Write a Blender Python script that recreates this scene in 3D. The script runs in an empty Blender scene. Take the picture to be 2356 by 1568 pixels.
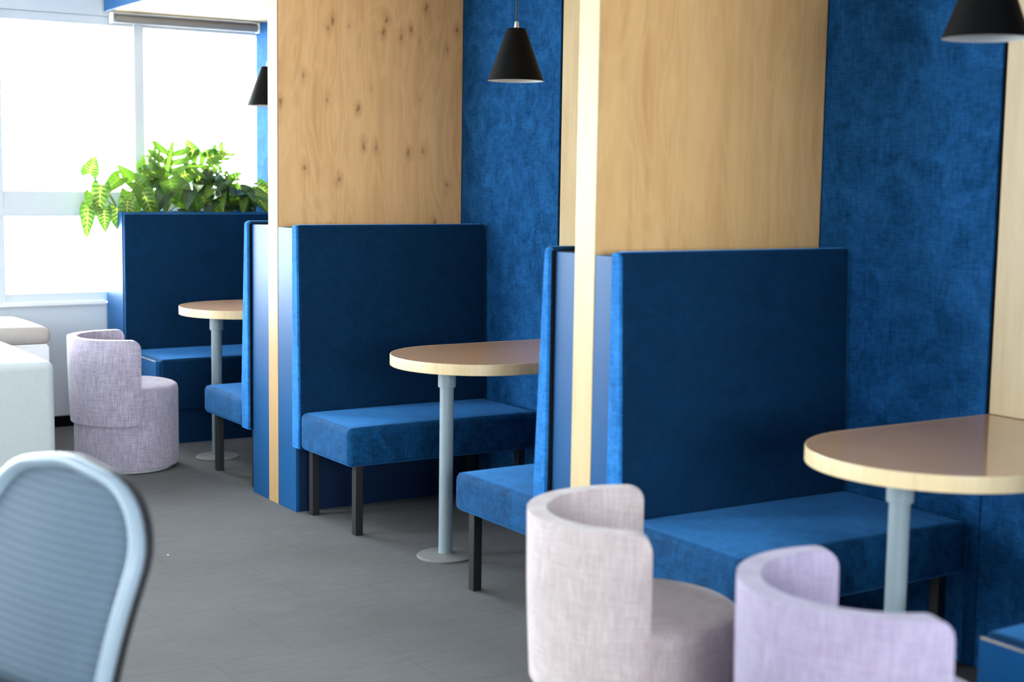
import bpy, bmesh, math, random
from mathutils import Vector, Matrix
random.seed(7)
PI = math.pi
S = bpy.context.scene
COL = S.collection

# ------------------------------------------------------------------ measures (metres)
L1, L2 = 0.0, 2.25            # partition centre lines along the row
T1, T2 = 0.096, 0.0986        # wooden panel thickness
W1, W2 = 0.450, 0.298         # low wall thickness
D = 0.89                      # booth depth
HW, HB = 1.182, 1.197         # low wall / backrest height
CAN = 2.26                    # canopy underside
XW = -2.29                    # inner face of the window wall
YF = -7.0                     # far side of the room
XR = 10.0
ZC = 2.9
TX0, TX1, TX2 = -1.061, 1.146, 3.318
TA, TYC = 0.32, 0.305

# ------------------------------------------------------------------ helpers
def link(o, parent=None):
    COL.objects.link(o)
    if parent is not None:
        o.parent = parent
    return o

def finish(bm, ang=40):
    bmesh.ops.recalc_face_normals(bm, faces=bm.faces)
    for f in bm.faces:
        f.smooth = True
    lim = math.radians(ang)
    for e in bm.edges:
        if len(e.link_faces) == 2 and e.calc_face_angle(0) > lim:
            e.smooth = False

def obj(name, bm, m, parent=None, loc=(0, 0, 0), fin=True, ang=40):
    if fin:
        finish(bm, ang)
    me = bpy.data.meshes.new(name)
    bm.to_mesh(me)
    bm.free()
    o = bpy.data.objects.new(name, me)
    for k in (m if isinstance(m, (list, tuple)) else [m]):
        me.materials.append(k)
    o.location = loc
    if fin:
        wn = o.modifiers.new('weighted_normals', 'WEIGHTED_NORMAL')
        wn.keep_sharp = True
    return link(o, parent)

def tag(o, label, cat, group=None):
    o['label'] = label
    o['category'] = cat
    if group:
        o['group'] = group
    return o

def thing(name, label, cat, loc=(0, 0, 0), rz=0, group=None):
    o = bpy.data.objects.new(name, None)
    o.empty_display_size = 0.1
    o.location = loc
    o.rotation_euler = (0, 0, rz)
    link(o)
    return tag(o, label, cat, group)

def struct(name, bm, m, parent=None, ang=40):
    o = obj(name, bm, m, parent, ang=ang)
    if parent is None:
        o['kind'] = 'structure'
    return o

def copy_tree(o, parent=None):
    c = o.copy()
    COL.objects.link(c)
    if parent is not None:
        c.parent = parent
    for ch in list(o.children):
        copy_tree(ch, c)
    return c

def B():
    return bmesh.new()

def box(bm, x0, x1, y0, y1, z0, z1, bev=0.0, seg=3):
    r = bmesh.ops.create_cube(bm, size=1.0)
    vs = r['verts']
    for v in vs:
        v.co = Vector((x0 + (v.co.x + .5) * (x1 - x0), y0 + (v.co.y + .5) * (y1 - y0), z0 + (v.co.z + .5) * (z1 - z0)))
    if bev > 0:
        es = {e for v in vs for e in v.link_edges}
        bmesh.ops.bevel(bm, geom=list(es), offset=bev, segments=seg, profile=.5, affect='EDGES')
    return bm

def bx(*a, **k):
    return box(B(), *a, **k)

def tube(bm, pts, r, n=10, closed=False, rads=None):
    pts = [Vector(p) for p in pts]
    rings = []
    N = len(pts)
    prev = None
    for i, p in enumerate(pts):
        if closed:
            d = pts[(i + 1) % N] - pts[i - 1]
        else:
            d = pts[min(i + 1, N - 1)] - pts[max(i - 1, 0)]
        d.normalize()
        if prev is None:
            a = Vector((0, 0, 1)) if abs(d.z) < .9 else Vector((1, 0, 0))
            u = d.cross(a).normalized()
        else:
            u = (prev - d * prev.dot(d)).normalized()
        prev = u
        w = d.cross(u)
        rr = rads[i] if rads else r
        ra, rb = rr if isinstance(rr, tuple) else (rr, rr)
        rings.append([bm.verts.new(p + u * (ra * math.cos(2 * PI * k / n)) + w * (rb * math.sin(2 * PI * k / n))) for k in range(n)])
    for i in range(N if closed else N - 1):
        a, b = rings[i], rings[(i + 1) % N]
        for k in range(n):
            bm.faces.new((a[k], a[(k + 1) % n], b[(k + 1) % n], b[k]))
    if not closed:
        bm.faces.new(rings[0][::-1])
        bm.faces.new(rings[-1])
    return bm

def lathe(bm, prof, n=64, cap=True):
    """profile of (radius, z) from bottom to top"""
    rings = []
    for r, z in prof:
        if r < 1e-6:
            rings.append([bm.verts.new((0, 0, z))])
        else:
            rings.append([bm.verts.new((r * math.cos(2 * PI * k / n), r * math.sin(2 * PI * k / n), z)) for k in range(n)])
    for a, b in zip(rings, rings[1:]):
        if len(a) == 1 and len(b) == 1:
            continue
        for k in range(n):
            k2 = (k + 1) % n
            if len(a) == 1:
                bm.faces.new((a[0], b[k2], b[k]))
            elif len(b) == 1:
                bm.faces.new((a[k], a[k2], b[0]))
            else:
                bm.faces.new((a[k], a[k2], b[k2], b[k]))
    if cap:
        if len(rings[0]) > 1:
            bm.faces.new(rings[0][::-1])
        if len(rings[-1]) > 1:
            bm.faces.new(rings[-1])
    return bm

def prism(bm, poly, axis, a, b, bev=0, seg=3):
    """polygon of 2-D points extruded along an axis ('x','y','z')"""
    def mk(p, t):
        if axis == 'y':
            return (p[0], t, p[1])
        if axis == 'x':
            return (t, p[0], p[1])
        return (p[0], p[1], t)
    v0 = [bm.verts.new(mk(p, a)) for p in poly]
    v1 = [bm.verts.new(mk(p, b)) for p in poly]
    n = len(poly)
    fs = [bm.faces.new(v0[::-1]), bm.faces.new(v1)]
    for i in range(n):
        fs.append(bm.faces.new((v0[i], v0[(i + 1) % n], v1[(i + 1) % n], v1[i])))
    bmesh.ops.recalc_face_normals(bm, faces=fs)
    if bev:
        es = [e for f in fs for e in f.edges if e.calc_face_angle(0) > .5]
        bmesh.ops.bevel(bm, geom=list(set(es)), offset=bev, segments=seg, profile=.5, affect='EDGES')
    return bm

def pillow(x0, x1, y0, y1, z0, z1, bev=.03, crown=.012, nx=10, ny=14, seg=4, side=0.0):
    """rounded upholstered block with a slightly crowned top"""
    bm = B()
    box(bm, x0, x1, y0, y1, z0, z1)
    geo = list(bm.edges)
    ex = [e for e in geo if abs((e.verts[0].co - e.verts[1].co).x) > 1e-6]
    ey = [e for e in geo if abs((e.verts[0].co - e.verts[1].co).y) > 1e-6]
    bmesh.ops.bevel(bm, geom=geo, offset=bev, segments=seg, profile=.5, affect='EDGES')
    for k in range(1, nx):
        t = x0 + bev + (x1 - x0 - 2 * bev) * k / nx
        bmesh.ops.bisect_plane(bm, geom=bm.verts[:] + bm.edges[:] + bm.faces[:], plane_co=(t, 0, 0), plane_no=(1, 0, 0))
    for k in range(1, ny):
        t = y0 + bev + (y1 - y0 - 2 * bev) * k / ny
        bmesh.ops.bisect_plane(bm, geom=bm.verts[:] + bm.edges[:] + bm.faces[:], plane_co=(0, t, 0), plane_no=(0, 1, 0))
    zm = (z0 + z1) / 2
    for v in bm.verts:
        u = (v.co.x - x0) / (x1 - x0) * 2 - 1
        w = (v.co.y - y0) / (y1 - y0) * 2 - 1
        k = max(0, 1 - u * u) ** .5 * max(0, 1 - w * w) ** .5
        if v.co.z > zm:
            v.co.z += crown * k * (v.co.z - zm) / (z1 - zm)
    return bm

# ------------------------------------------------------------------ materials
def newmat(name):
    m = bpy.data.materials.new(name)
    m.use_nodes = True
    nt = m.node_tree
    b = nt.nodes['Principled BSDF']
    return m, nt, b

def N(nt, t, **k):
    n = nt.nodes.new(t)
    for a, v in k.items():
        if a in n.bl_rna.properties:
            setattr(n, a, v)
        else:
            n.inputs[a].default_value = v
    return n

def lk(nt, a, b):
    nt.links.new(a, b)

def plain(name, c, rough=.5, metal=0, spec=.5, noise=0.0, nscale=30, coat=0, bump=0):
    m, nt, b = newmat(name)
    b.inputs['Base Color'].default_value = (*c, 1)
    b.inputs['Roughness'].default_value = rough
    b.inputs['Metallic'].default_value = metal
    b.inputs['Specular IOR Level'].default_value = spec
    b.inputs['Coat Weight'].default_value = coat
    tc = N(nt, 'ShaderNodeTexCoord')
    nz = N(nt, 'ShaderNodeTexNoise', Scale=nscale, Detail=4.0)
    lk(nt, tc.outputs['Object'], nz.inputs['Vector'])
    if noise:
        mx = N(nt, 'ShaderNodeMix', data_type='RGBA')
        mx.inputs['A'].default_value = (*[x * (1 - noise) for x in c], 1)
        mx.inputs['B'].default_value = (*[min(1, x * (1 + noise)) for x in c], 1)
        lk(nt, nz.outputs['Fac'], mx.inputs['Factor'])
        lk(nt, mx.outputs['Result'], b.inputs['Base Color'])
    if bump:
        bp = N(nt, 'ShaderNodeBump', Strength=bump, Distance=.002)
        lk(nt, nz.outputs['Fac'], bp.inputs['Height'])
        lk(nt, bp.outputs['Normal'], b.inputs['Normal'])
    return m

def mapped(nt, scale, tc=None):
    tc = tc or N(nt, 'ShaderNodeTexCoord')
    mp = N(nt, 'ShaderNodeMapping')
    mp.inputs['Scale'].default_value = scale
    lk(nt, tc.outputs['Object'], mp.inputs['Vector'])
    return mp.outputs['Vector']

def ramp(nt, src, stops):
    r = N(nt, 'ShaderNodeValToRGB')
    e = r.color_ramp.elements
    e[0].position, e[0].color = stops[0][0], (*stops[0][1], 1)
    e[1].position, e[1].color = stops[-1][0], (*stops[-1][1], 1)
    for p, c in stops[1:-1]:
        k = e.new(p)
        k.color = (*c, 1)
    lk(nt, src, r.inputs['Fac'])
    return r.outputs['Color']

def mixc(nt, a, b, fac, mode='MIX', f=None):
    mx = N(nt, 'ShaderNodeMix', data_type='RGBA', blend_type=mode)
    for s, k in ((a, 'A'), (b, 'B')):
        if isinstance(s, tuple):
            mx.inputs[k].default_value = (*s, 1)
        else:
            lk(nt, s, mx.inputs[k])
    if isinstance(fac, (int, float)):
        mx.inputs['Factor'].default_value = fac
    else:
        lk(nt, fac, mx.inputs['Factor'])
    return mx.outputs['Result']

def math_(nt, op, a, b=None, clamp=False):
    n = N(nt, 'ShaderNodeMath', operation=op, use_clamp=clamp)
    for i, s in enumerate((a, b)):
        if s is None:
            continue
        if isinstance(s, (int, float)):
            n.inputs[i].default_value = s
        else:
            lk(nt, s, n.inputs[i])
    return n.outputs[0]

def velvet(name, c, hi, sheen=.25, mott=1.0, fine=True):
    m, nt, b = newmat(name)
    tc = N(nt, 'ShaderNodeTexCoord')
    n1 = N(nt, 'ShaderNodeTexNoise', Scale=9.0, Detail=6.0, Roughness=.68, Distortion=1.1)
    lk(nt, tc.outputs['Object'], n1.inputs['Vector'])
    v2 = mapped(nt, (160, 160, 26), tc)
    n2 = N(nt, 'ShaderNodeTexNoise', Scale=1.0, Detail=3.0)
    lk(nt, v2, n2.inputs['Vector'])
    v3 = mapped(nt, (30, 30, 190), tc)
    n3 = N(nt, 'ShaderNodeTexNoise', Scale=1.0, Detail=2.0)
    lk(nt, v3, n3.inputs['Vector'])
    col = ramp(nt, n1.outputs['Fac'], [(.36, c), (.68, hi)])
    thr = math_(nt, 'MULTIPLY', n2.outputs['Fac'], n3.outputs['Fac'])
    col = mixc(nt, col, ramp(nt, thr, [(.1, tuple(x * .5 for x in c)), (.42, tuple(x * 1.3 for x in hi))]), .35 if fine else .15)
    lk(nt, col, b.inputs['Base Color'])
    b.inputs['Roughness'].default_value = .85
    b.inputs['Specular IOR Level'].default_value = .12
    b.inputs['Sheen Weight'].default_value = sheen
    b.inputs['Sheen Roughness'].default_value = .4
    b.inputs['Sheen Tint'].default_value = (.10, .42, 1, 1)
    bp = N(nt, 'ShaderNodeBump', Strength=.25, Distance=.002)
    lk(nt, thr, bp.inputs['Height'])
    lk(nt, bp.outputs['Normal'], b.inputs['Normal'])
    return m

def wood(name, dark, mid, light, knots=0.0, rough=.42, contour=.35, spec=.4):
    m, nt, b = newmat(name)
    tc = N(nt, 'ShaderNodeTexCoord')
    # broad figure stretched along the grain (z)
    n0 = N(nt, 'ShaderNodeTexNoise', Scale=1.0, Detail=3.0, Roughness=.5, Distortion=.35)
    lk(nt, mapped(nt, (3.2, 3.2, .85), tc), n0.inputs['Vector'])
    # medium streaks
    n1 = N(nt, 'ShaderNodeTexNoise', Scale=1.0, Detail=5.0, Roughness=.6)
    lk(nt, mapped(nt, (26, 26, 1.5), tc), n1.inputs['Vector'])
    # fine pores
    n2 = N(nt, 'ShaderNodeTexNoise', Scale=1.0, Detail=2.0)
    lk(nt, mapped(nt, (260, 260, 9), tc), n2.inputs['Vector'])
    # contour lines of the veneer
    cont = math_(nt, 'SINE', math_(nt, 'MULTIPLY', n0.outputs['Fac'], 62.0))
    cont = math_(nt, 'POWER', math_(nt, 'ABSOLUTE', cont), 5.0)
    col = ramp(nt, n0.outputs['Fac'], [(.3, mid), (.5, light), (.72, mid)])
    col = mixc(nt, col, dark, math_(nt, 'MULTIPLY', ramp(nt, n1.outputs['Fac'], [(.45, (0, 0, 0)), (.75, (1, 1, 1))]), .45))
    col = mixc(nt, col, tuple(min(1, x * 1.22) for x in light), math_(nt, 'MULTIPLY', math_(nt, 'MULTIPLY', cont, n1.outputs['Fac']), contour))
    col = mixc(nt, col, dark, math_(nt, 'MULTIPLY', ramp(nt, n2.outputs['Fac'], [(.55, (0, 0, 0)), (.8, (1, 1, 1))]), .3))
    if knots:
        vo = N(nt, 'ShaderNodeTexVoronoi', voronoi_dimensions='2D', Scale=1.0, Randomness=1.0)
        nd = N(nt, 'ShaderNodeTexNoise', Scale=24.0, Detail=2.0)
        lk(nt, tc.outputs['Object'], nd.inputs['Vector'])
        sp = N(nt, 'ShaderNodeSeparateXYZ')
        lk(nt, mapped(nt, (8.6, 8.6, 4.4), tc), sp.inputs[0])
        cb = N(nt, 'ShaderNodeCombineXYZ')
        lk(nt, math_(nt, 'ADD', sp.outputs[0], sp.outputs[1]), cb.inputs[0])
        lk(nt, sp.outputs[2], cb.inputs[1])
        va = N(nt, 'ShaderNodeVectorMath', operation='MULTIPLY_ADD')
        lk(nt, nd.outputs['Color'], va.inputs[0])
        va.inputs[1].default_value = (.22, .22, .22)
        lk(nt, cb.outputs[0], va.inputs[2])
        lk(nt, va.outputs[0], vo.inputs['Vector'])
        gate = N(nt, 'ShaderNodeSeparateXYZ')
        lk(nt, vo.outputs['Color'], gate.inputs[0])
        gt = ramp(nt, gate.outputs[0], [(.12, (0, 0, 0)), (.6, (1, 1, 1))])
        halo = ramp(nt, vo.outputs['Distance'], [(.03, (1, 1, 1)), (.24, (0, 0, 0))])
        core = ramp(nt, vo.outputs['Distance'], [(.015, (1, 1, 1)), (.08, (0, 0, 0))])
        col = mixc(nt, col, tuple(x * .85 for x in dark), math_(nt, 'MULTIPLY', math_(nt, 'MULTIPLY', halo, gt), .55 * knots))
        col = mixc(nt, col, (.26, .11, .04), math_(nt, 'MULTIPLY', math_(nt, 'MULTIPLY', core, gt), .75 * knots))
        # reddish mineral streaks
        n4 = N(nt, 'ShaderNodeTexNoise', Scale=1.0, Detail=2.0)
        lk(nt, mapped(nt, (9, 9, .8), tc), n4.inputs['Vector'])
        col = mixc(nt, col, (.42, .19, .09), math_(nt, 'MULTIPLY', ramp(nt, n4.outputs['Fac'], [(.63, (0, 0, 0)), (.7, (1, 1, 1))]), .42 * knots))
    lk(nt, col, b.inputs['Base Color'])
    b.inputs['Roughness'].default_value = rough
    b.inputs['Specular IOR Level'].default_value = spec
    return m

def linen(name, c0, c1, c2):
    """slubby woven upholstery"""
    m, nt, b = newmat(name)
    tc = N(nt, 'ShaderNodeTexCoord')
    a = N(nt, 'ShaderNodeTexNoise', Scale=1.0, Detail=4.0, Roughness=.65)
    lk(nt, mapped(nt, (250, 250, 17), tc), a.inputs['Vector'])
    h = N(nt, 'ShaderNodeTexNoise', Scale=1.0, Detail=4.0, Roughness=.65)
    lk(nt, mapped(nt, (18, 18, 270), tc), h.inputs['Vector'])
    lo = N(nt, 'ShaderNodeTexNoise', Scale=9.0, Detail=3.0)
    lk(nt, tc.outputs['Object'], lo.inputs['Vector'])
    t = math_(nt, 'ADD', math_(nt, 'MULTIPLY', a.outputs['Fac'], .62), math_(nt, 'MULTIPLY', h.outputs['Fac'], .38))
    col = ramp(nt, t, [(.36, c0), (.5, c1), (.66, c2)])
    col = mixc(nt, col, tuple(x * .72 for x in c1), math_(nt, 'MULTIPLY', ramp(nt, lo.outputs['Fac'], [(.45, (0, 0, 0)), (.7, (1, 1, 1))]), .35))
    lk(nt, col, b.inputs['Base Color'])
    b.inputs['Roughness'].default_value = .9
    b.inputs['Specular IOR Level'].default_value = .15
    b.inputs['Sheen Weight'].default_value = .25
    b.inputs['Sheen Roughness'].default_value = .5
    bp = N(nt, 'ShaderNodeBump', Strength=.35, Distance=.002)
    lk(nt, t, bp.inputs['Height'])
    lk(nt, bp.outputs['Normal'], b.inputs['Normal'])
    return m

def carpet_mat():
    m, nt, b = newmat('carpet')
    tc = N(nt, 'ShaderNodeTexCoord')
    f = N(nt, 'ShaderNodeTexNoise', Scale=420.0, Detail=3.0, Roughness=.7)
    lk(nt, tc.outputs['Object'], f.inputs['Vector'])
    s = N(nt, 'ShaderNodeTexNoise', Scale=1.0, Detail=4.0, Roughness=.6)
    lk(nt, mapped(nt, (55, 7, 1), tc), s.inputs['Vector'])
    l = N(nt, 'ShaderNodeTexNoise', Scale=1.6, Detail=3.0)
    lk(nt, tc.outputs['Object'], l.inputs['Vector'])
    col = ramp(nt, f.outputs['Fac'], [(.3, (.085, .083, .082)), (.7, (.22, .215, .21))])
    col = mixc(nt, col, (.2, .195, .19), math_(nt, 'MULTIPLY', ramp(nt, s.outputs['Fac'], [(.4, (0, 0, 0)), (.75, (1, 1, 1))]), .5))
    col = mixc(nt, col, (.09, .085, .082), math_(nt, 'MULTIPLY', ramp(nt, l.outputs['Fac'], [(.4, (0, 0, 0)), (.7, (1, 1, 1))]), .3))
    br = N(nt, 'ShaderNodeTexBrick', offset=.5)
    mp = N(nt, 'ShaderNodeMapping')
    mp.inputs['Location'].default_value = (.25, .155, 0)
    mp.inputs['Rotation'].default_value = (0, 0, PI / 2)
    lk(nt, tc.outputs['Object'], mp.inputs['Vector'])
    lk(nt, mp.outputs['Vector'], br.inputs['Vector'])
    br.inputs['Scale'].default_value = 1.0
    br.inputs['Brick Width'].default_value = .5
    br.inputs['Row Height'].default_value = .5
    br.inputs['Mortar Size'].default_value = .0016
    br.inputs['Mortar Smooth'].default_value = .3
    col = mixc(nt, col, (.055, .053, .052), math_(nt, 'MULTIPLY', br.outputs['Fac'], .3))
    lk(nt, col, b.inputs['Base Color'])
    b.inputs['Roughness'].default_value = .95
    b.inputs['Specular IOR Level'].default_value = .1
    bp = N(nt, 'ShaderNodeBump', Strength=.5, Distance=.004)
    lk(nt, f.outputs['Fac'], bp.inputs['Height'])
    lk(nt, bp.outputs['Normal'], b.inputs['Normal'])
    return m

def leaf_mat(name, green, vein, amount, trans):
    m, nt, b = newmat(name)
    uv = N(nt, 'ShaderNodeTexCoord')
    sp = N(nt, 'ShaderNodeSeparateXYZ')
    lk(nt, uv.outputs['UV'], sp.inputs[0])
    u = math_(nt, 'ABSOLUTE', math_(nt, 'SUBTRACT', math_(nt, 'MULTIPLY', sp.outputs[0], 2.0), 1.0))
    mid = math_(nt, 'SUBTRACT', 1.0, math_(nt, 'MULTIPLY', u, 9.0), True)
    ph = math_(nt, 'SUBTRACT', sp.outputs[1], math_(nt, 'MULTIPLY', u, .22))
    side = math_(nt, 'POWER', math_(nt, 'ABSOLUTE', math_(nt, 'SINE', math_(nt, 'MULTIPLY', ph, 24.0))), 6.0)
    side = math_(nt, 'MULTIPLY', side, math_(nt, 'SUBTRACT', 1.0, u, True))
    nz = N(nt, 'ShaderNodeTexNoise', Scale=35.0, Detail=3.0)
    lk(nt, uv.outputs['Object'], nz.inputs['Vector'])
    fac = math_(nt, 'ADD', mid, math_(nt, 'MULTIPLY', side, .9), True)
    fac = math_(nt, 'MULTIPLY', math_(nt, 'ADD', fac, math_(nt, 'MULTIPLY', ramp(nt, nz.outputs['Fac'], [(.5, (0, 0, 0)), (.7, (1, 1, 1))]), .35), True), amount)
    col = mixc(nt, green, vein, fac)
    lk(nt, col, b.inputs['Base Color'])
    b.inputs['Roughness'].default_value = .4
    tr = N(nt, 'ShaderNodeBsdfTranslucent')
    lk(nt, mixc(nt, col, (1.0, 1.0, .25), .35, 'MULTIPLY'), tr.inputs['Color'])
    mx = N(nt, 'ShaderNodeMixShader')
    mx.inputs[0].default_value = trans
    lk(nt, b.outputs[0], mx.inputs[1])
    lk(nt, tr.outputs[0], mx.inputs[2])
    lk(nt, mx.outputs[0], nt.nodes['Material Output'].inputs['Surface'])
    return m

def glass_mat():
    m, nt, b = newmat('window_glass')
    nt.nodes.remove(b)
    t = N(nt, 'ShaderNodeBsdfTransparent')
    t.inputs['Color'].default_value = (.97, .985, .985, 1)
    g = N(nt, 'ShaderNodeBsdfGlossy', Roughness=.02)
    fr = N(nt, 'ShaderNodeFresnel', IOR=1.45)
    mx = N(nt, 'ShaderNodeMixShader')
    lk(nt, fr.outputs[0], mx.inputs[0])
    lk(nt, t.outputs[0], mx.inputs[1])
    lk(nt, g.outputs[0], mx.inputs[2])
    lk(nt, mx.outputs[0], nt.nodes['Material Output'].inputs['Surface'])
    return m

def mesh_mat():
    """ribbed seat-back netting"""
    m, nt, b = newmat('chair_netting')
    tc = N(nt, 'ShaderNodeTexCoord')
    sp = N(nt, 'ShaderNodeSeparateXYZ')
    lk(nt, tc.outputs['Object'], sp.inputs[0])
    s = math_(nt, 'SINE', math_(nt, 'MULTIPLY', sp.outputs[2], 2 * PI / .016))
    f = math_(nt, 'ADD', math_(nt, 'MULTIPLY', s, .5), .5)
    col = ramp(nt, f, [(.15, (.19, .265, .34)), (.85, (.23, .305, .385))])
    lk(nt, col, b.inputs['Base Color'])
    b.inputs['Roughness'].default_value = .7
    bp = N(nt, 'ShaderNodeBump', Strength=.3, Distance=.002)
    lk(nt, f, bp.inputs['Height'])
    lk(nt, bp.outputs['Normal'], b.inputs['Normal'])
    return m

M = {}
M['velvet'] = velvet('blue_velvet', (.0003, .0165, .050), (.0007, .026, .076), sheen=.7)
M['suede'] = velvet('blue_suede', (.0006, .018, .056), (.006, .080, .215), sheen=.55)
M['lit_velvet'] = velvet('lit_blue_velvet', (.006, .10, .32), (.03, .22, .58), sheen=.5)  # lit copy of the bench velvet, brightness painted into the colour
M['wallfab'] = velvet('blue_wall_fabric', (.0012, .046, .143), (.018, .138, .385), sheen=.35)
M['paint'] = plain('blue_gloss_paint', (.004, .078, .225), rough=.45, spec=.24, noise=.12, nscale=6)
M['shaded_paint'] = plain('shaded_blue_paint', (.0025, .018, .06), rough=.5, spec=.3)  # darker copy of the blue paint, shade painted into the colour
M['lwall'] = plain('pale_grey_paint', (.60, .645, .69), rough=.6)
M['knotty'] = wood('knotty_veneer', (.50, .255, .10), (.72, .41, .17), (.82, .50, .23), knots=1.0, contour=.5)
M['veneer'] = wood('maple_veneer', (.47, .235, .085), (.65, .365, .145), (.76, .465, .20), contour=.38)
M['edge'] = wood('maple_edge', (.58, .40, .20), (.74, .54, .29), (.82, .63, .37), contour=.1, rough=.3, spec=.5)
M['post'] = wood('post_veneer', (.50, .32, .145), (.60, .42, .21), (.66, .49, .26), contour=.1, rough=.45, spec=.3)
M['postwarm'] = wood('warm_post_veneer', (.36, .20, .075), (.47, .275, .115), (.54, .34, .155), contour=.1, rough=.36, spec=.45)
M['laminate'] = plain('brown_laminate', (.56, .35, .215), rough=.11, spec=.4, noise=.07, nscale=5)
M['pole'] = plain('grey_blue_metal', (.28, .345, .37), rough=.38, spec=.5)
M['disc'] = plain('grey_disc', (.24, .235, .225), rough=.45, noise=.06)
M['black'] = plain('black_metal', (.012, .012, .013), rough=.5)
M['gap'] = plain('black_gap', (.004, .004, .005), rough=.9, spec=.1)
M['shade'] = plain('black_shade', (.0022, .0022, .0022), rough=.65, spec=.12)
M['shadein'] = plain('white_lining', (.8, .8, .78), rough=.5)
M['chrome'] = plain('chrome', (.75, .75, .75), rough=.18, metal=1)
M['clear'] = plain('clear_glide', (.55, .56, .57), rough=.1, spec=.6)
M['linen_mauve'] = linen('mauve_linen', (.27, .225, .30), (.45, .385, .47), (.64, .57, .64))
M['linen_pink'] = linen('pink_linen', (.43, .335, .325), (.57, .465, .445), (.70, .60, .575))
M['linen_lilac'] = linen('lilac_linen', (.34, .265, .395), (.43, .35, .48), (.52, .445, .575))
M['carpet'] = carpet_mat()
M['white'] = plain('white_paint', (.82, .83, .83), rough=.6, noise=.02)
M['sill'] = plain('white_sill', (.86, .86, .85), rough=.45)
M['frame'] = plain('window_frame_paint', (.62, .66, .70), rough=.5)
M['glass'] = glass_mat()
M['cream'] = plain('cream_fabric', (.66, .70, .68), rough=.9, spec=.15, noise=.06, nscale=60, bump=.2)
M['taupe'] = plain('taupe_fabric', (.44, .395, .36), rough=.9, spec=.15, noise=.05, nscale=60, bump=.2)
M['blind'] = plain('grey_blind', (.25, .235, .225), rough=.6)
M['soil'] = plain('soil', (.03, .02, .012), rough=.95, noise=.4, nscale=60, bump=.8)
M['stem'] = plain('plant_stem', (.16, .22, .05), rough=.6, noise=.2)
M['bark'] = plain('brown_stem', (.14, .055, .022), rough=.8, noise=.3)
M['leafA'] = leaf_mat('variegated_leaf', (.05, .17, .018), (.60, .66, .12), .9, .35)
M['leafB'] = leaf_mat('green_leaf', (.07, .17, .012), (.26, .38, .05), .5, .38)
M['leafC'] = leaf_mat('dark_leaf', (.016, .05, .016), (.08, .14, .05), .5, .22)
M['net'] = mesh_mat()
M['cframe'] = plain('pale_grey_plastic', (.33, .41, .48), rough=.35, spec=.5)
M['dplastic'] = plain('dark_plastic', (.02, .022, .025), rough=.45)
M['chip'] = plain('bare_board_edge', (.42, .36, .28), rough=.8, noise=.3, nscale=80)
M['paper'] = plain('paper', (.85, .85, .83), rough=.9)

# ------------------------------------------------------------------ room shell
struct('floor', bx(XW - .2, XR + .2, YF - .2, D + .25, -.06, 0), M['carpet'])
struct('ceiling', bx(XW - .2, XR + .2, YF - .2, D + .25, ZC, ZC + .08), M['white'])
SILL, HEAD = .672, 2.245
# left wall: parapet, lintel and the two end piers around one long bank of windows
WY0, WY1 = YF + .25, D + .2
b = B()
box(b, XW - .2, XW, YF - .2, D + .25, 0, SILL)
box(b, XW - .2, XW, YF - .2, D + .25, HEAD, ZC)
box(b, XW - .2, XW, YF - .2, WY0, SILL, HEAD)
box(b, XW - .2, XW, WY1, D + .25, SILL, HEAD)
struct('wall_left', b, M['lwall'])
struct('wall_back', bx(XW, XR + .2, D + .03, D + .25, 0, ZC), M['wallfab'])
RY0, RY1, RZ0, RZ1 = -4.6, -.6, .9, 2.7  # opening for the added fill window
b = B()
box(b, XR, XR + .2, YF - .2, D + .03, 0, RZ0)
box(b, XR, XR + .2, YF - .2, D + .03, RZ1, ZC)
box(b, XR, XR + .2, YF - .2, RY0, RZ0, RZ1)
box(b, XR, XR + .2, RY1, D + .03, RZ0, RZ1)
struct('wall_right', b, M['white'])
FX0, FX1, FZ0, FZ1 = -2.2, -.4, .2, 2.8
b = B()
box(b, XW, XR, YF - .2, YF, 0, FZ0)
box(b, XW, XR, YF - .2, YF, FZ1, ZC)
box(b, XW, FX0, YF - .2, YF, FZ0, FZ1)
box(b, FX1, XR, YF - .2, YF, FZ0, FZ1)
struct('wall_front', b, M['white'])
struct('baseboard_left', bx(XW, XW + .012, YF, -.02, 0, .06), M['gap'])
struct('trim_1', bx(XW - .19, XW + .02, WY0 - .03, -.012, SILL - .002, SILL + .02, .004, 2), M['sill'])

def window_bank(name, axis, p, a0, a1, z0, z1, bays, start, transom):
    """frame with mullions along one axis; each pane is a child"""
    b = B()
    d0, d1 = p - .035, p + .035
    def bar(u0, u1, w0, w1, e=0.0):
        if axis == 'y':
            box(b, d0 - e, d1 + e, u0, u1, w0, w1, .004, 1)
        else:
            box(b, u0, u1, d0 - e, d1 + e, w0, w1, .004, 1)
    bar(a0, a1, z0, z0 + .055)
    bar(a0, a1, z1 - .05, z1)
    bar(a0, a0 + .05, z0, z1)
    bar(a1 - .05, a1, z0, z1)
    xs = [start + k * bays for k in range(-12, 14) if a0 + .1 < start + k * bays < a1 - .1]
    for x in xs:
        bar(x - .029, x + .029, z0, z1, .006)
    if transom:
        bar(a0, a1, transom[0], transom[1])
        bar(a0, a1, transom[0] - .035, transom[0] + .01, .02)
    o = struct(name, b, M['frame'])
    edges = [a0] + xs + [a1]
    for u0, u1 in zip(edges, edges[1:]):
        for w0, w1 in (((z0, transom[0]), (transom[1], z1)) if transom else ((z0, z1),)):
            g = bx(p - .004, p + .004, u0 + .02, u1 - .02, w0 + .02, w1 - .02) if axis == 'y' else bx(u0 + .02, u1 - .02, p - .004, p + .004, w0 + .02, w1 - .02)
            obj('pane', g, M['glass'], o)
    return o

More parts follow.
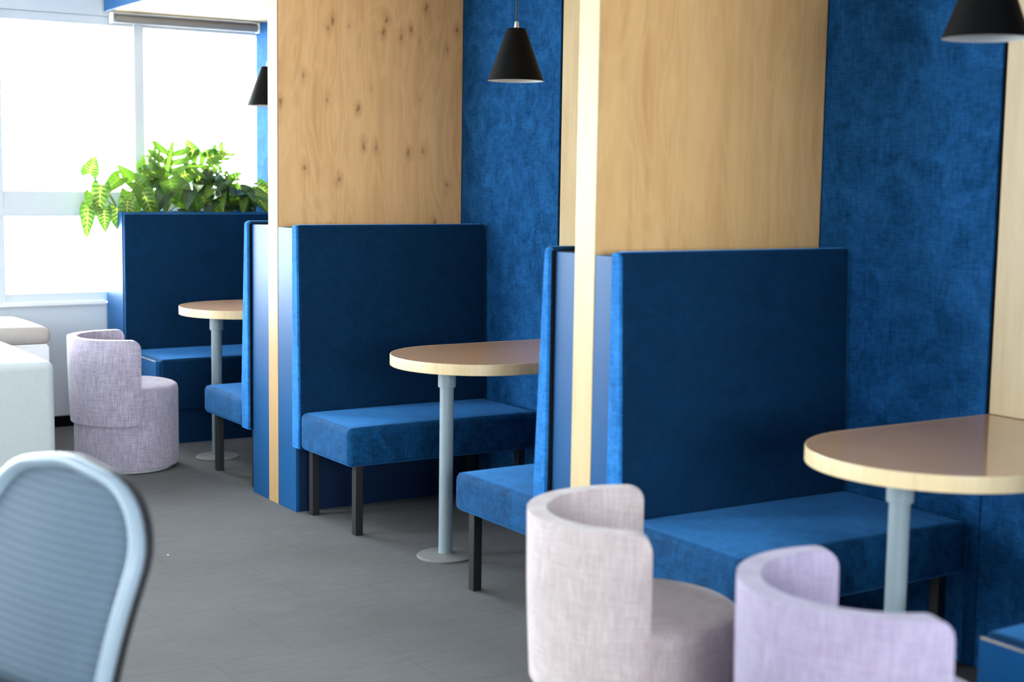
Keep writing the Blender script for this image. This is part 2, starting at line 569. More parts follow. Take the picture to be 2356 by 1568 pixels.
window_bank('window_1', 'y', XW - .06, WY0, WY1, SILL + .01, HEAD, .775, .205, (1.19, 1.29))
window_bank('window_2', 'x', YF - .1, FX0, FX1, FZ0, FZ1, 1.1, .3, None)

# unseen wall, added to keep right-hand light off the nearest booth
struct('wall_light_block', bx(4.262, 4.36, -.01, D + .03, 0, ZC), M['wallfab'])
window_bank('fill_window', 'y', XR + .1, RY0, RY1, RZ0, RZ1, 1.1, -3.0, None)  # unseen window, added as fill for the faces turned to +x

# ------------------------------------------------------------------ wall lining
def wall_fabric(x0, x1, z0, z1, label):
    o = obj('fabric_wall_panel', bx(x0, x1, D, D + .03, z0, z1, .004, 2), M['wallfab'])
    return tag(o, label, 'wall panel', 'blue fabric panels lining the booth backs')

wall_fabric(L1 + T1 / 2, TX1 - TA - .014, 0, CAN, 'blue fabric panel lining the back of the middle booth, behind the fully visible black pendant')
wall_fabric(L2 + T2 / 2, TX2 - TA - .014, 0, CAN, 'dark blue fabric panel lining the nearest booth, between its two wood panels')
wall_fabric(TX2 - TA - .012, TX2 + TA, 0, .71, 'low blue fabric panel on the wall under the nearest table')
wall_fabric(XW + .002, L1 - T1 / 2 - .002, 0, CAN, 'blue fabric lining behind the farthest pendant, at the end of the window')

def wood_centre(xc, z0, label):
    t = thing('wood_wall_panel', label, 'wall panel', (xc, D, z0), 0, 'pale wood panels above the booth tables')
    obj('board', bx(-TA, TA, 0, .03, 0, CAN - z0, .003, 2), M['edge'], t)
    obj('shadow_gap', bx(-TA - .012, -TA - .001, .006, .03, 0, CAN - z0), M['gap'], t)
    return t
wood_centre(TX1, .75, 'narrow strip of pale wood wall panel between blue lining and the near wood partition')
wood_centre(TX2, .75, 'pale wood wall panel meeting the end of the nearest table')

# ------------------------------------------------------------------ partitions
def partition(xc, t, w, ml, label, mp):
    e = thing('booth_partition', label, 'partition', (xc, 0, 0), 0, 'wood partitions between the booths')
    obj('wood_panel', bx(-t / 2, t / 2, 0, D - .001, 0, CAN, .003, 2), mp, e)
    # end grain edge facing the aisle, a lipping of paler wood
    obj('edge_lipping', bx(-t / 2, t / 2, -.006, .0005, 0, CAN, .002, 2), ml, e)
    for s in (-1, 1):
        x0, x1 = sorted((s * (t / 2 + .0005), s * w / 2))
        lw = obj('low_wall', bx(x0, x1, .012, D - .002, 0, HW, .002, 2), M['shaded_paint'], e)  # side faces coloured darker, standing in for shade by the benches
        obj('end_board', bx(x0, x1, -.004, .0115, 0, HW, .002, 2), M['paint'], lw)
    return e
partition(L1, T1, W1, M['postwarm'], 'partition of knotty orange-brown wood with blue painted low wall, behind the middle booth bench', M['knotty'])
partition(L2, T2, W2, M['post'], 'partition of smooth honey wood with blue painted low wall, behind the pinkish tub chair', M['veneer'])

# ------------------------------------------------------------------ benches on black legs
YB = -.016
def bench(xwall, face, s, h0, h1, tb, tt, label):
    """upholstered bench against a low wall; face = +1 looks to +x"""
    e = thing('booth_bench', label, 'bench', (xwall, 0, 0), 0, 'blue velvet booth benches on black legs')
    f = face
    def X(a, c):
        return sorted((f * a, f * c))
    # dark backing board
    g = .0015 if f > 0 else .012
    if f < 0:
        a = X(.001, .012)
        obj('backing_board', bx(a[0], a[1], YB + .004, D - .01, h0 + .01, HB - .012), M['gap'], e)
    # backrest: leaning wedge
    poly = [(f * g, h0 - .002), (f * tb, h0 - .002), (f * (tb + .002), h1 + .06), (f * tt, HB), (f * g, HB)]
    bm = B()
    prism(bm, poly, 'y', YB, D - .012, .012, 4)
    br = obj('backrest', bm, M['velvet'], e, ang=55)
    # boxing strip along the aisle end of the back: same fabric, aisle light painted into its colour
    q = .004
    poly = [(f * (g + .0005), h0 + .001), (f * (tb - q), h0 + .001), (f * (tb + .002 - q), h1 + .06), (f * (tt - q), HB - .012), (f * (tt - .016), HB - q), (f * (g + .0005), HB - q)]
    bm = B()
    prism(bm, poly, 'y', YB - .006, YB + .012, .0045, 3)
    o = obj('lit_side_strip', bm, M['lit_velvet'], br, ang=60)
    o['label'] = 'blue velvet side strip, coloured lighter as if lit'
    a = X(tb - .004, s)
    seat = obj('seat', pillow(a[0], a[1], YB, D - .014, h0, h1, .024, .008), M['suede'], e, ang=60)
    # seam piping along the top edge
    c = f * (s - .013)
    b2 = f * (tb + .02)
    z = h1 - .004
    bm = B()
    tube(bm, [(b2, YB + .014, z), (c, YB + .014, z), (c, YB + .2, z), (c, D - .05, z)], .0022, 6)
    obj('seam', bm, M['suede'], seat)
    for lx in (.075, s - .045):
        for ly in (.045, D - .09):
            cx = f * lx
            obj('leg', bx(cx - .017, cx + .017, ly - .017, ly + .017, 0, h0 + .004, .003, 2), M['black'], e)
    return e
bench(L1 + W1 / 2, 1, .5135, .277, .430, .068, .050, 'blue velvet bench of the middle booth, backed on the knotty wood partition')
bench(L2 - W2 / 2, -1, .568, .277, .407, .080, .042, 'blue velvet bench seen from its back end, left of the near wood post')
bench(L1 - W1 / 2, -1, .568, .277, .407, .092, .052, 'blue velvet bench end left of the far wood post, facing the lavender chair')
bench(L2 + W2 / 2, 1, .568, .277, .430, .070, .047, 'nearest blue velvet bench, behind the two foreground tub chairs')

# ------------------------------------------------------------------ boxed benches at both ends of the row
def box_bench(xb, f, s, h1, label):
    e = thing('boxed_bench', label, 'bench', (xb, 0, 0), 0, 'boxed blue benches at the ends of the row')
    def X(a, c):
        return sorted((f * a, f * c))
    a = X(0, .03)
    obj('backrest', bx(a[0], a[1], -.008, D - .012, 0, HW - .004, .008, 3), M['velvet'], e)
    a = X(.03, s - .035)
    obj('plinth', bx(a[0], a[1], -.004, D - .012, 0, h1 - .085, .004, 2), M['velvet'], e)
    a = X(.03, s)
    obj('seat', pillow(a[0], a[1], .012, D - .013, h1 - .26, h1, .018, .006), M['velvet'], e, ang=60)
    a = X(.03, s - .01)
    obj('end_panel', bx(a[0], a[1], -.012, .011, h1 - .26, h1 - .008, .003, 2), M['paint'], e)
    bm = B()
    tube(bm, [(f * .04, -.010, h1 - .008), (f * (s * .3), -.0105, h1 - .0075), (f * (s * .7), -.010, h1 - .008), (f * (s - .014), -.010, h1 - .008)], .0028, 6, rads=[.0015, .0028, .002, .003])
    w = obj('worn_edge', bm, M['chip'], e)
    w['label'] = 'chipped pale edge'
    return e
box_bench(-1.975, 1, .515, .447, 'dark blue boxed bench beneath the planter, behind the lavender chair')
box_bench(4.245, -1, .53, .45, 'corner of a blue boxed bench with a chipped pale edge, far right')

# ------------------------------------------------------------------ planter wall by the window
e = thing('planter_wall', 'blue low wall with a planter trough on top, beside the window', 'planter', (-2.125, 0, 0))
b = B()
x0, x1, y0, y1 = -.13, .147, -.012, D - .003
box(b, x0, x1, y0, y1, 0, 1.06, .003, 2)
obj('box', b, M['paint'], e)
for q in ((x0, x0 + .018, y0, y1), (x1 - .018, x1, y0, y1), (x0 + .018, x1 - .018, y0, y0 + .018), (x0 + .018, x1 - .018, y1 - .018, y1)):
    obj('rim_board', bx(*q, 1.06, 1.186, .002, 2), M['paint'], e)
obj('soil', bx(x0 + .019, x1 - .019, y0 + .019, y1 - .019, 1.061, 1.15), M['soil'], e)

# ------------------------------------------------------------------ tables
def tabletop_outline(inset=0.0, n=40):
    r = TA - inset
    pts = [(r, D - TYC - inset * 0)]
    for k in range(n + 1):
        a = -PI * k / n
        pts.append((r * math.cos(a), r * math.sin(a)))
    pts.append((-r, D - TYC))
    return pts

def table(xc, yp, label):
    e = thing('booth_table', label, 'table', (xc, yp, 0), 0, 'half-round booth tables on one grey leg')
    oy = TYC - yp
    bm = B()
    prism(bm, [(x, y + oy) for x, y in tabletop_outline(.003)], 'z', .712, .7495)
    obj('tabletop', bm, M['laminate'], e)
    bm = B()
    out = [(x, y + oy) for x, y in tabletop_outline(0)]
    inn = [(x, y + oy) for x, y in tabletop_outline(.003)]
    prof = []
    for (xo, yo), (xi, yi) in zip(out, inn):
        k = 0.35
        bo = (xo + (xi - xo) * k, yo + (yi - yo) * k)
        prof.append([bm.verts.new((xi, yi, .711)), bm.verts.new((*bo, .711)), bm.verts.new((xo, yo, .713)), bm.verts.new((xo, yo, .748)), bm.verts.new((*bo, .750)), bm.verts.new((xi, yi, .750))])
    for a, c in zip(prof, prof[1:]):
        for k in range(6):
            bm.faces.new((a[k], a[(k + 1) % 6], c[(k + 1) % 6], c[k]))
    bm.faces.new(prof[0])
    bm.faces.new(prof[-1][::-1])
    obj('edge_band', bm, M['edge'], e, ang=60)
    obj('pole', lathe(B(), [(.0255, .008), (.0255, .70)], 40), M['pole'], e)
    obj('collar', lathe(B(), [(.0258, .634), (.0318, .635), (.0328, .639), (.0328, .712)], 40), M['pole'], e)
    obj('base_disc', lathe(B(), [(.105, 0), (.106, .002), (.106, .006), (.102, .009), (.034, .013), (.03, .016), (0, .016)], 56), M['disc'], e)
    return e
table(TX1, .18, 'half-round brown table with pale edge in the middle booth, single grey leg')
table(TX0, .157, 'farthest half-round brown table, beyond the lavender chair')
table(TX2, .18, 'nearest half-round brown table, at the right edge of the view')

# ------------------------------------------------------------------ pendants
def pendant(x, y, zb, label):
    e = thing('pendant_lamp', label, 'lamp', (x, y, zb), 0, 'black cone pendants over the tables')
    h, rb, rt = .190, .104, .036
    sh = obj('shade', lathe(B(), [(rb, 0), (rt, h - .006), (rt - .003, h), (.010, h + .001)], 64, cap=False), M['shade'], e)
    bm = B()
    lathe(bm, [(.012, h - .004), (rt - .003, h - .004), (rb - .0025, -.0002), (rb, 0)], 64, cap=False)
    l = obj('shade_lining', bm, M['shadein'], sh)
    l['label'] = 'white inside of the shade'
    obj('ferrule', lathe(B(), [(.011, h), (.009, h + .006), (.0065, h + .024), (.003, h + .027)], 24), M['chrome'], e)
    obj('cord', lathe(B(), [(.0028, h + .02), (.0028, CAN - zb)], 12), M['black'], e)
    obj('bulb', lathe(B(), [(0, .06), (.018, .066), (.027, .085), (.025, .11), (.014, .14), (.013, h - .004)], 24), M['shadein'], e)
    return e
pendant(TX1, .46, 1.7545, 'whole black cone pendant hanging against the blue lining of the middle booth')
pendant(TX2, .407, 1.752, 'nearest black cone pendant, cut off by the top right corner')
pendant(TX0, .435, 1.735, 'black cone pendant half hidden behind the far wood post')

# ------------------------------------------------------------------ canopy over the booths and blind
e = thing('booth_canopy', 'wooden canopy with a blue fascia over the booths, seen at the top left', 'canopy', (0, 0, CAN))
obj('soffit', bx(-2.2, 5.0, .02, D - .002, 0, .03), M['edge'], e)
obj('fascia', bx(-2.23, 5.0, -.012, .018, .0, .4, .003, 2), M['paint'], e)
obj('end_beam', bx(-2.235, -2.165, .019, D - .004, .0, .06, .003, 2), M['post'], e)
e = thing('roller_blind', 'grey rolled-up blind under the canopy beam in front of the window', 'blind', (-2.2, .44, 2.225))
b = B()
tube(b, [(0, -.405, 0), (0, .42, 0)], .024, 24)
obj('roll', b, M['blind'], e, ang=60)
for y in (-.42, .425):
    obj('bracket', bx(-.026, .026, y - .006, y + .006, -.026, .03, .004, 2), M['sill'], e)

# ------------------------------------------------------------------ lavender tub chairs
def seat_bm(rs=.242, h=.408):
    pr = [(rs - .012, .016), (rs - .006, .018), (rs - .002, .03), (rs, .10), (rs, h - .045), (rs - .001, h - .026), (rs - .006, h - .013), (rs - .012, h - .009), (rs - .018, h - .005), (rs - .035, h), (rs * .6, h + .007), (rs * .3, h + .010), (0, h + .011)]
    return lathe(B(), pr, 72)

def tub_bm(th0, th1, z0=.232, z1=.632, T=.046):
    """curved wrap-around backrest with rounded corners"""
    R0 = .262
    th0, th1 = math.radians(th0), math.radians(th1)
    thc, half = (th0 + th1) / 2, (th1 - th0) / 2 * R0
    H = z1 - z0
    rc = .04
    zs = []
    nz = 5
    for k in range(nz + 1):
        a = PI / 2 * k / nz
        zs.append(rc * (1 - math.cos(a)))
    rows = [z for z in zs] + [rc + (H - 2 * rc) * k / 8 for k in range(1, 8)] + [H - z for z in zs[::-1]]
    ns = 48
    bm = B()
    grid = []
    for side in (0, 1):
        g = []
        for z in rows:
            dz = 0
            if z < rc:
                dz = rc - z
            elif z > H - rc:
                dz = z - (H - rc)
            hw = half - (rc - math.sqrt(max(0, rc * rc - dz * dz)))
            row = []
            for k in range(ns + 1):
                t = -1 + 2 * k / ns
                row.append(bm.verts.new((t * hw, side, z)))
            g.append(row)
        grid.append(g)
    nr = len(rows)
    for i in range(nr - 1):
        for k in range(ns):
            a, c = grid[0], grid[1]
            bm.faces.new((a[i][k], a[i][k + 1], a[i + 1][k + 1], a[i + 1][k]))
            bm.faces.new((c[i][k], c[i + 1][k], c[i + 1][k + 1], c[i][k + 1]))
    a, c = grid
    rim = []
    for k in range(ns):
        rim.append(bm.faces.new((a[0][k], c[0][k], c[0][k + 1], a[0][k + 1])))
        rim.append(bm.faces.new((a[-1][k], a[-1][k + 1], c[-1][k + 1], c[-1][k])))
    for i in range(nr - 1):
        rim.append(bm.faces.new((a[i][0], a[i + 1][0], c[i + 1][0], c[i][0])))
        rim.append(bm.faces.new((a[i][-1], c[i][-1], c[i + 1][-1], a[i + 1][-1])))
    # real thickness, then a soft rim
    for v in bm.verts:
        v.co.y *= T
    rs = set(rim)
    es = [e for e in bm.edges if len(e.link_faces) == 2 and ((e.link_faces[0] in rs) != (e.link_faces[1] in rs))]
    bmesh.ops.bevel(bm, geom=es, offset=.016, segments=4, profile=.5, affect='EDGES', clamp_overlap=True)
    for v in bm.verts:
        s, t, z = v.co
        th = thc + s / R0
        ro = (.257 + .011 * (z / H)) + .003 * math.sin(PI * z / H)
        r = ro - t
        v.co = Vector((r * math.cos(th), r * math.sin(th), z0 + z))
    return bm

def tub_chair(x, y, th0, th1, m, label):
    e = thing('tub_chair', label, 'chair', (x, y, 0), 0, 'round tub chairs in the aisle')
    obj('seat', seat_bm(), m, e, ang=50)
    obj('backrest', tub_bm(th0, th1), m, e, ang=60)
    obj('glide_ring', lathe(B(), [(.205, 0), (.212, .002), (.212, .017)], 64), M['clear'], e)
    return e
tub_chair(-1.058, -.300, 163, 357, M['linen_mauve'], 'greyish lavender tub chair near the window, beside the cream armchair')
tub_chair(3.054, -.407, 140, 328, M['linen_pink'], 'pinkish beige tub chair in the foreground, in front of the near wood post')
tub_chair(3.770, -.386, 152, 345, M['linen_lilac'], 'lilac tub chair in the bottom right, nearest to the camera')

# ------------------------------------------------------------------ cream armchair and box bench at the left
e = thing('armchair', 'cream block armchair at the left, seen from behind', 'armchair', (-.85, -1.31, 0))
hz = .607
b = pillow(.28, .44, -.50, .50, .03, hz, .035, .004, 4, 8)
obj('back', b, M['cream'], e, ang=60)
for s in (-1, 1):
    y0, y1 = sorted((s * .50, s * .35))
    obj('arm', pillow(-.46, .30, y0, y1, .03, hz, .03, .004, 8, 4), M['cream'], e, ang=60)
obj('seat_base', bx(-.44, .29, -.36, .36, .06, .30, .01, 2), M['cream'], e)
obj('seat_cushion', pillow(-.45, .28, -.348, .348, .30, .43, .035, .02), M['cream'], e, ang=60)
b = pillow(-.05, .05, -.30, .30, 0, .34, .04, .01)
bmesh.ops.rotate(b, verts=b.verts, cent=(0, 0, 0), matrix=Matrix.Rotation(.22, 3, 'Y'))
bmesh.ops.translate(b, verts=b.verts, vec=(.17, 0, .41))
obj('back_cushion', b, M['cream'], e, ang=60)
for sx in (-.40, .38):
    for sy in (-.44, .44):
        obj('foot', bx(sx - .02, sx + .02, sy - .02, sy + .02, 0, .035), M['black'], e)

e = thing('storage_bench', 'white boxed bench with a taupe cushion, under the window behind the cream armchair', 'bench', (-1.9, -1.05, 0))
obj('body', bx(-.33, .34, -.5, .53, 0, .535, .008, 3), M['white'], e)
obj('cushion', pillow(-.335, .35, -.51, .54, .545, .628, .035, .02), M['taupe'], e, ang=60)
obj('cushion_base', bx(-.325, .335, -.49, .52, .535, .547), M['sill'], e)

# ------------------------------------------------------------------ office chair in the foreground
def office_chair():
    d = Vector((-.950, -.313, 0)).normalized()
    n = Vector((.313, -.950, 0))                    # towards the camera side (rear of the backrest)
    rz = math.atan2(-d.y, -d.x)                     # local +x = to the right in the picture
    e = thing('office_chair', 'grey mesh-backed office chair, blurred in the bottom left corner', 'chair', (2.972, -1.842, 0), rz)
    # local frame: x right, y away from camera (the seat side), z up
    zt, zb = .832, .40
    def hw(z):
        v = (z - zb) / (zt - zb)
        return (.224 + .031 * min(1, v * 1.25) ** .8)
    out = []
    nc = 10
    rc = .165
    h = hw(zt)
    for k in range(nc + 1):                          # right side up, round the top, left side down
        z = zb + (zt - rc - zb) * k / nc
        out.append((hw(z), z))
    for k in range(1, nc + 1):
        a = PI / 2 * k / nc
        out.append((h - rc + rc * math.cos(a), zt - rc + rc * math.sin(a)))
    top = [(-x, z) for x, z in out[::-1]]
    mid = [((h - rc) * (1 - k / 6.0), zt + .012 * math.sin(PI * k / 12)) for k in range(1, 6)]
    midl = [(-x, z) for x, z in mid[::-1]]
    out = out + mid + [(0, zt + .012)] + midl + top
    nb = 8
    out += [(-.205 + .41 * k / nb, zb - .02 * math.sin(PI * k / nb)) for k in range(1, nb)]
    def pos(x, z):
        v = (z - zb) / (zt - zb)
        y = .02 + .125 * max(0, v) ** 1.6 + .50 * x * x
        return Vector((x, y, z))
    for _ in range(3):                               # round the outline off
        q = []
        for k in range(len(out)):
            a, c = out[k], out[(k + 1) % len(out)]
            q += [(a[0] * .75 + c[0] * .25, a[1] * .75 + c[1] * .25), (a[0] * .25 + c[0] * .75, a[1] * .25 + c[1] * .75)]
        out = [((q[k - 1][0] + q[k][0] * 2 + q[(k + 1) % len(q)][0]) / 4, (q[k - 1][1] + q[k][1] * 2 + q[(k + 1) % len(q)][1]) / 4) for k in range(len(q))]
        out = out[::2]
    P = [pos(x, z) for x, z in out]
    b = B()
    tube(b, [p + Vector((0, .010, 0)) for p in P], .016, 10, closed=True, rads=[(.017, .012)] * len(P))
    fr = obj('back_rim', b, M['dplastic'], e, ang=80)
    b = B()
    tube(b, [p + Vector((0, -.010, 0)) for p in P], .016, 12, closed=True, rads=[(.021, .014)] * len(P))
    fr = obj('back_frame', b, M['cframe'], e, ang=80)
    # netting
    b = B()
    rows = []
    for k in range(25):
        z = zb - .01 + (zt + .006 - zb) * k / 24
        if z > zt - rc:
            q = min(1, (z - (zt - rc)) / rc)
            w = h - rc + rc * math.sqrt(max(0, 1 - q * q)) - .003
        else:
            w = hw(max(z, zb)) - .003
        rows.append([b.verts.new(pos(w * (-1 + 2 * i / 12), z) + Vector((0, -.006, 0))) for i in range(13)])
    for a, c in zip(rows, rows[1:]):
        for i in range(12):
            b.faces.new((a[i], a[i + 1], c[i + 1], c[i]))
    r = bmesh.ops.solidify(b, geom=b.faces[:], thickness=.003)
    obj('back_netting', b, M['net'], e, ang=80)
    b = B()
    tube(b, [(0, -.03, .33), (0, .06, .36), (0, .075, .46), (0, .095, .60)], .02, 10, rads=[(.03, .02), (.03, .02), (.028, .014), (.02, .01)])
    obj('back_bracket', b, M['dplastic'], e)
    obj('seat', pillow(-.235, .235, -.45, .0, .385, .455, .03, .012), M['dplastic'], e, ang=60)
    b = B()
    lathe(b, [(.028, .10), (.028, .25), (.018, .252), (.018, .33), (.07, .335), (.09, .386)], 24)
    bmesh.ops.translate(b, verts=b.verts, vec=(0, -.2, 0))
    obj('gas_column', b, M['dplastic'], e)
    for k in range(5):
        a = 2 * PI * k / 5 + .3
        ca, sa = math.cos(a), math.sin(a)
        b = B()
        tube(b, [(.02 * ca, .02 * sa - .2, .115), (.15 * ca, .15 * sa - .2, .10), (.29 * ca, .29 * sa - .2, .075)], .02, 8, rads=[(.026, .022), (.022, .018), (.016, .012)])
        lg = obj('base_leg', b, M['dplastic'], e)
        b = B()
        c = Vector((.285 * ca, .285 * sa - .2, .03))
        pr = Vector((-sa, ca, 0))
        tube(b, [c - pr * .02, c + pr * .02], .03, 20)
        obj('caster', b, M['black'], lg)
    return e
office_chair()

# ------------------------------------------------------------------ plants in the trough
def leaf(bm, uvl, base, dr, up, ln, wd, kind, mi):
    dr = Vector(dr).normalized()
    up = Vector(up)
    up = (up - dr * up.dot(dr)).normalized()
    sd = dr.cross(up)
    def P(x, y):
        t = y / ln
        z = .28 * abs(x) - .35 * ln * max(0, t) ** 2 + .02 * wd * math.sin(t * 9 + x * 40)
        return Vector(base) + sd * x + dr * y + up * z
    def quadstrip(rows):
        vs = [[bm.verts.new(P(x, y)) for x, y, _ in r] for r in rows]
        for i in range(len(rows) - 1):
            for k in range(len(rows[0]) - 1):
                q = (vs[i][k], vs[i][k + 1], vs[i + 1][k + 1], vs[i + 1][k])
                try:
                    f = bm.faces.new(q)
                except ValueError:
                    continue
                f.material_index = mi
                f.smooth = True
                cs = (rows[i][k], rows[i][k + 1], rows[i + 1][k + 1], rows[i + 1][k])
                for lp, cc in zip(f.loops, cs):
                    lp[uvl].uv = (cc[2][0], cc[2][1])
    if kind == 'heart':
        nv, nu = 9, 6
        rows = []
        for i in range(nv + 1):
            v = i / nv
            w = wd / 2 * (math.sin(PI * min(1, (v * .92 + .08)) ** .62)) ** .85 if v < 1 else .0015
            r = []
            for k in range(nu + 1):
                u = -1 + 2 * k / nu
                y = ln * (v - .20 * abs(u) ** 1.4 * (1 - v) ** 1.5)
                r.append((u * w, y, (u * .5 + .5, v)))
            rows.append(r)
        quadstrip(rows)
    else:                                            # split leaf: midrib blade and fingers
        rows = []
        for i in range(9):
            v = i / 8
            w = wd * .13 * (1 - v * .7)
            rows.append([(-w, ln * v, (.38, v)), (0, ln * v, (.5, v)), (w, ln * v, (.62, v))])
        quadstrip(rows)
        for s in (-1, 1):
            for j in range(3):
                v0 = .04 + j * .29
                L = wd * .5 * (1 - .45 * abs(v0 - .35))
                wdt = ln * .17
                rows = []
                for i in range(6):
                    t = i / 5
                    x = s * (wd * .05 + L * t)
                    yc = ln * (v0 + .16 * t + .12 * t * t)
                    ww = wdt * (.75 + .7 * math.sin(PI * min(1, t * .75 + .1))) * (1 if t < .99 else .35)
                    rows.append([(x, yc - ww * .5, (.5 + s * .4 * t, v0)), (x, yc + ww * .5, (.5 + s * .4 * t, v0 + .1))])
                quadstrip(rows)

def plant(name, root, leaves, label, stem_mat, kind_group=None):
    """leaves: (tip offset base point, direction, up, length, width, kind, material)"""
    e = thing(name, label, 'plant', root, 0, 'leafy plants in the planter trough')
    bm = B()
    uvl = bm.loops.layers.uv.new('UVMap')
    st = B()
    for base, dr, up, ln, wd, kd, mi in leaves:
        leaf(bm, uvl, base, dr, up, ln, wd, kd, mi)
        p = Vector(base)
        r0 = Vector((random.uniform(-.012, .012), random.uniform(-.012, .012), 0))
        m1 = r0 * .5 + p * .5 + Vector((0, 0, .05 + .1 * p.length * .3))
        pts = []
        for k in range(7):
            t = k / 6
            pts.append(r0 * (1 - t) ** 2 + m1 * 2 * t * (1 - t) + p * t * t)
        tube(st, pts, .003, 6, rads=[.005 - .003 * k / 6 for k in range(7)])
    o = obj('foliage', bm, [M['leafA'], M['leafB'], M['leafC']], e, fin=False)
    obj('stems', st, stem_mat, e)
    return e

rnd = random.Random(11)
CAMD = Vector((.93, -.36, .05))                      # the aisle side, where most leaf faces turn
def mk(n, cx, cy, cz, spread, ln, kinds, mats, droop=.4, ratio=.62):
    out = []
    for _ in range(n):
        a = rnd.uniform(0, 2 * PI)
        r = rnd.random() ** .6
        p = Vector((cx + spread[0] * r * math.cos(a), cy + spread[1] * r * math.sin(a), cz + spread[2] * rnd.uniform(-1, 1)))
        dr = Vector((math.cos(a) * .6 + .2, math.sin(a) * .9, rnd.uniform(-.9, .6) - droop))
        up = CAMD * rnd.uniform(.3, 1.0) + Vector((rnd.uniform(-.3, .3), rnd.uniform(-.3, .3), rnd.uniform(.2, .9)))
        l = ln * rnd.uniform(.75, 1.2)
        out.append((p, dr, up, l, l * ratio * rnd.uniform(.85, 1.15), rnd.choice(kinds), rnd.choice(mats)))
    return out

XP = -2.125
# trailing plant at the aisle end: placed leaves (y offset, z offset, droop direction)
z0 = 1.15
tl = []
for (px, py, pz, dy, dz, ln, wd, mi) in (
        (.03, -.19, .235, .18, .9, .10, .10, 0), (.05, -.135, .175, -.2, -1, .17, .10, 0), (.03, -.20, .06, -.18, -1, .165, .085, 0),
        (.06, -.125, .05, -.05, -1, .12, .085, 0), (.07, -.06, .06, .1, -1, .14, .10, 0), (.06, .02, .145, .15, -1, .16, .11, 1),
        (.07, .085, .15, .35, -1, .17, .10, 0), (.05, .05, .20, .7, -.5, .15, .10, 1), (.02, -.02, .22, -.6, -.4, .14, .09, 1),
        (.0, -.17, .13, -.1, -1, .14, .08, 1), (.08, .0, .10, -.2, -1, .13, .10, 0), (.06, .12, .10, .2, -1, .15, .09, 1),
        (.0, .12, .23, .6, .1, .15, .12, 1), (-.02, .06, .20, -.5, .5, .12, .08, 1)):
    tl.append((Vector((px, py, pz)), Vector((.25, dy, dz)), CAMD + Vector((0, 0, .25)), ln, wd, 'heart', mi))
tl.append((Vector((.0, .10, .235)), Vector((.1, .5, .35)), CAMD + Vector((0, 0, .5)), .12, .15, 'split', 1))
plant('trailing_plant', (XP, .045, z0), tl, 'variegated trailing plant spilling over the left end of the planter', M['stem'])
# split-leaf plant
sl = []
for (px, py, pz, dx, dy, dz, ln, wd, kd, mi) in (
        (.02, .0, .25, .1, .15, 1, .17, .22, 'split', 1), (.03, .10, .28, .1, .9, .15, .16, .17, 'split', 1), (.0, -.03, .30, 0, -.6, .7, .09, .08, 'split', 1),
        (.05, .03, .18, .3, .5, -.5, .16, .13, 'heart', 1), (.05, -.02, .15, .3, -.6, -.8, .15, .10, 'heart', 2), (.05, .05, .12, .3, .9, -.3, .15, .13, 'heart', 1),
        (.03, -.05, .20, .2, -.9, -.1, .12, .09, 'heart', 2), (.06, .0, .22, .3, .1, -.9, .15, .12, 'heart', 1), (.04, -.06, .11, .3, -.5, -1, .11, .08, 'heart', 2),
        (.0, .07, .22, .2, .6, .3, .13, .11, 'heart', 0), (.05, .08, .06, .2, .6, -.4, .12, .09, 'heart', 2)):
    sl.append((Vector((px, py, pz)), Vector((dx, dy, dz)), CAMD + Vector((0, 0, .35)), ln, wd, kd, mi))
plant('split_leaf_plant', (XP, .285, z0), sl, 'plant with deeply split bright leaves rising in the middle of the planter', M['stem'])
lv = mk(13, .04, .0, .17, (.07, .11, .09), .13, ['heart'], [1, 2, 2, 0])
lv += [(Vector((.0, .0, .345)), Vector((.1, -.35, .6)), CAMD, .10, .085, 'heart', 0), (Vector((0, .09, .31)), Vector((.1, .6, .55)), CAMD + Vector((0, 0, .5)), .15, .12, 'split', 0),
       (Vector((0, .07, .33)), Vector((.1, .7, .3)), CAMD + Vector((0, 0, .5)), .13, .10, 'heart', 0)]
plant('bushy_plant', (XP, .455, z0), lv, 'bushy plant with one pale leaf standing highest, right of the split-leaf plant', M['stem'])
lv = mk(17, .04, .0, .16, (.07, .12, .10), .12, ['heart'], [1, 2, 2, 2]) + mk(3, .02, .02, .27, (.04, .08, .03), .11, ['split'], [2, 1], -.2)
plant('bushy_plant', (XP, .62, z0), lv, 'dark green bushy plant on a brown stem, in the right half of the planter', M['bark'])
lv = mk(20, .04, -.01, .14, (.07, .10, .09), .12, ['heart'], [1, 1, 2, 2, 0])
plant('bushy_plant', (XP - .012, .765, z0), lv, 'green bushy plant at the right end of the planter, against the far wood post', M['stem'])

# ------------------------------------------------------------------ small scraps
def scrap(x, y, z, r, label):
    bm = B()
    bmesh.ops.create_icosphere(bm, subdivisions=1, radius=r)
    for v in bm.verts:
        v.co.z *= .6
        v.co += Vector((rnd.uniform(-.3, .3), rnd.uniform(-.3, .3), rnd.uniform(-.2, .2))) * r
    o = obj('paper_scrap', bm, M['paper'], None, (x, y, z + r * .45))
    return tag(o, label, 'litter', 'white scraps')
scrap(.63, -.70, 0, .004, 'tiny white scrap on the carpet near the foot of the middle booth bench')
scrap(1.06, -1.02, 0, .004, 'tiny white scrap on the carpet near the office chair')

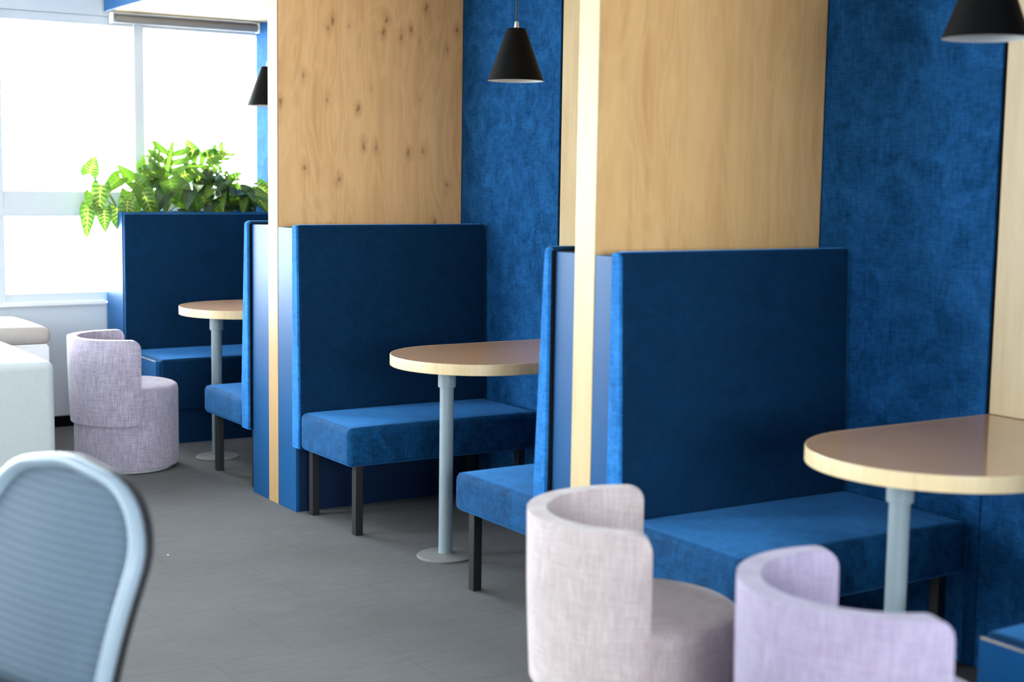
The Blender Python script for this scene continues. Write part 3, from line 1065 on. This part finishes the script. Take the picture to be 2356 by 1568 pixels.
# ------------------------------------------------------------------ daylight
w = bpy.data.worlds.new('sky')
S.world = w
w.use_nodes = True
nt = w.node_tree
bg = nt.nodes['Background']
tc = nt.nodes.new('ShaderNodeTexCoord')
sp = nt.nodes.new('ShaderNodeSeparateXYZ')
lk(nt, tc.outputs['Generated'], sp.inputs[0])
col = ramp(nt, sp.outputs[2], [(0.0, (.80, .88, .95)), (.3, (.88, .95, 1.0))])
lk(nt, col, bg.inputs['Color'])
bg.inputs['Strength'].default_value = 16.0

def portal(loc, rot, sx, sy):
    l = bpy.data.lights.new('window_portal', 'AREA')
    l.shape = 'RECTANGLE'
    l.size, l.size_y = sx, sy
    l.cycles.is_portal = True
    o = bpy.data.objects.new('window_portal', l)
    o.location, o.rotation_euler = loc, rot
    link(o)
portal((XW - .15, (WY0 + WY1) / 2, (SILL + HEAD) / 2), (0, -PI / 2, 0), HEAD - SILL, WY1 - WY0)
portal(((FX0 + FX1) / 2, YF - .15, (FZ0 + FZ1) / 2), (PI / 2, 0, 0), FX1 - FX0, FZ1 - FZ0)

portal((XR + .15, (RY0 + RY1) / 2, (RZ0 + RZ1) / 2), (0, PI / 2, 0), RZ1 - RZ0, RY1 - RY0)

# ------------------------------------------------------------------ camera
cam = bpy.data.cameras.new('camera')
cam.sensor_width = 36.0
cam.lens = 36.0 * 3348.5 / 2356.0
co = bpy.data.objects.new('camera', cam)
F = Vector((-0.83394557, 0.54047757, -0.11143959))
R = Vector((0.54239481, 0.83999035, 0.01496941))
U = Vector((-0.10169881, 0.04796059, 0.99365846))
m = Matrix(((R.x, U.x, -F.x, 5.7092), (R.y, U.y, -F.y, -2.4962), (R.z, U.z, -F.z, 1.4006), (0, 0, 0, 1)))
co.matrix_world = m
link(co)
cam.clip_start = .05
cam.dof.use_dof = True
cam.dof.focus_distance = 6.0
cam.dof.aperture_fstop = 2.4
S.camera = co

S.view_settings.view_transform = 'Standard'
S.view_settings.look = 'None'
S.view_settings.exposure = 1.15
S.view_settings.gamma = 1.0
S.view_settings.use_curve_mapping = False
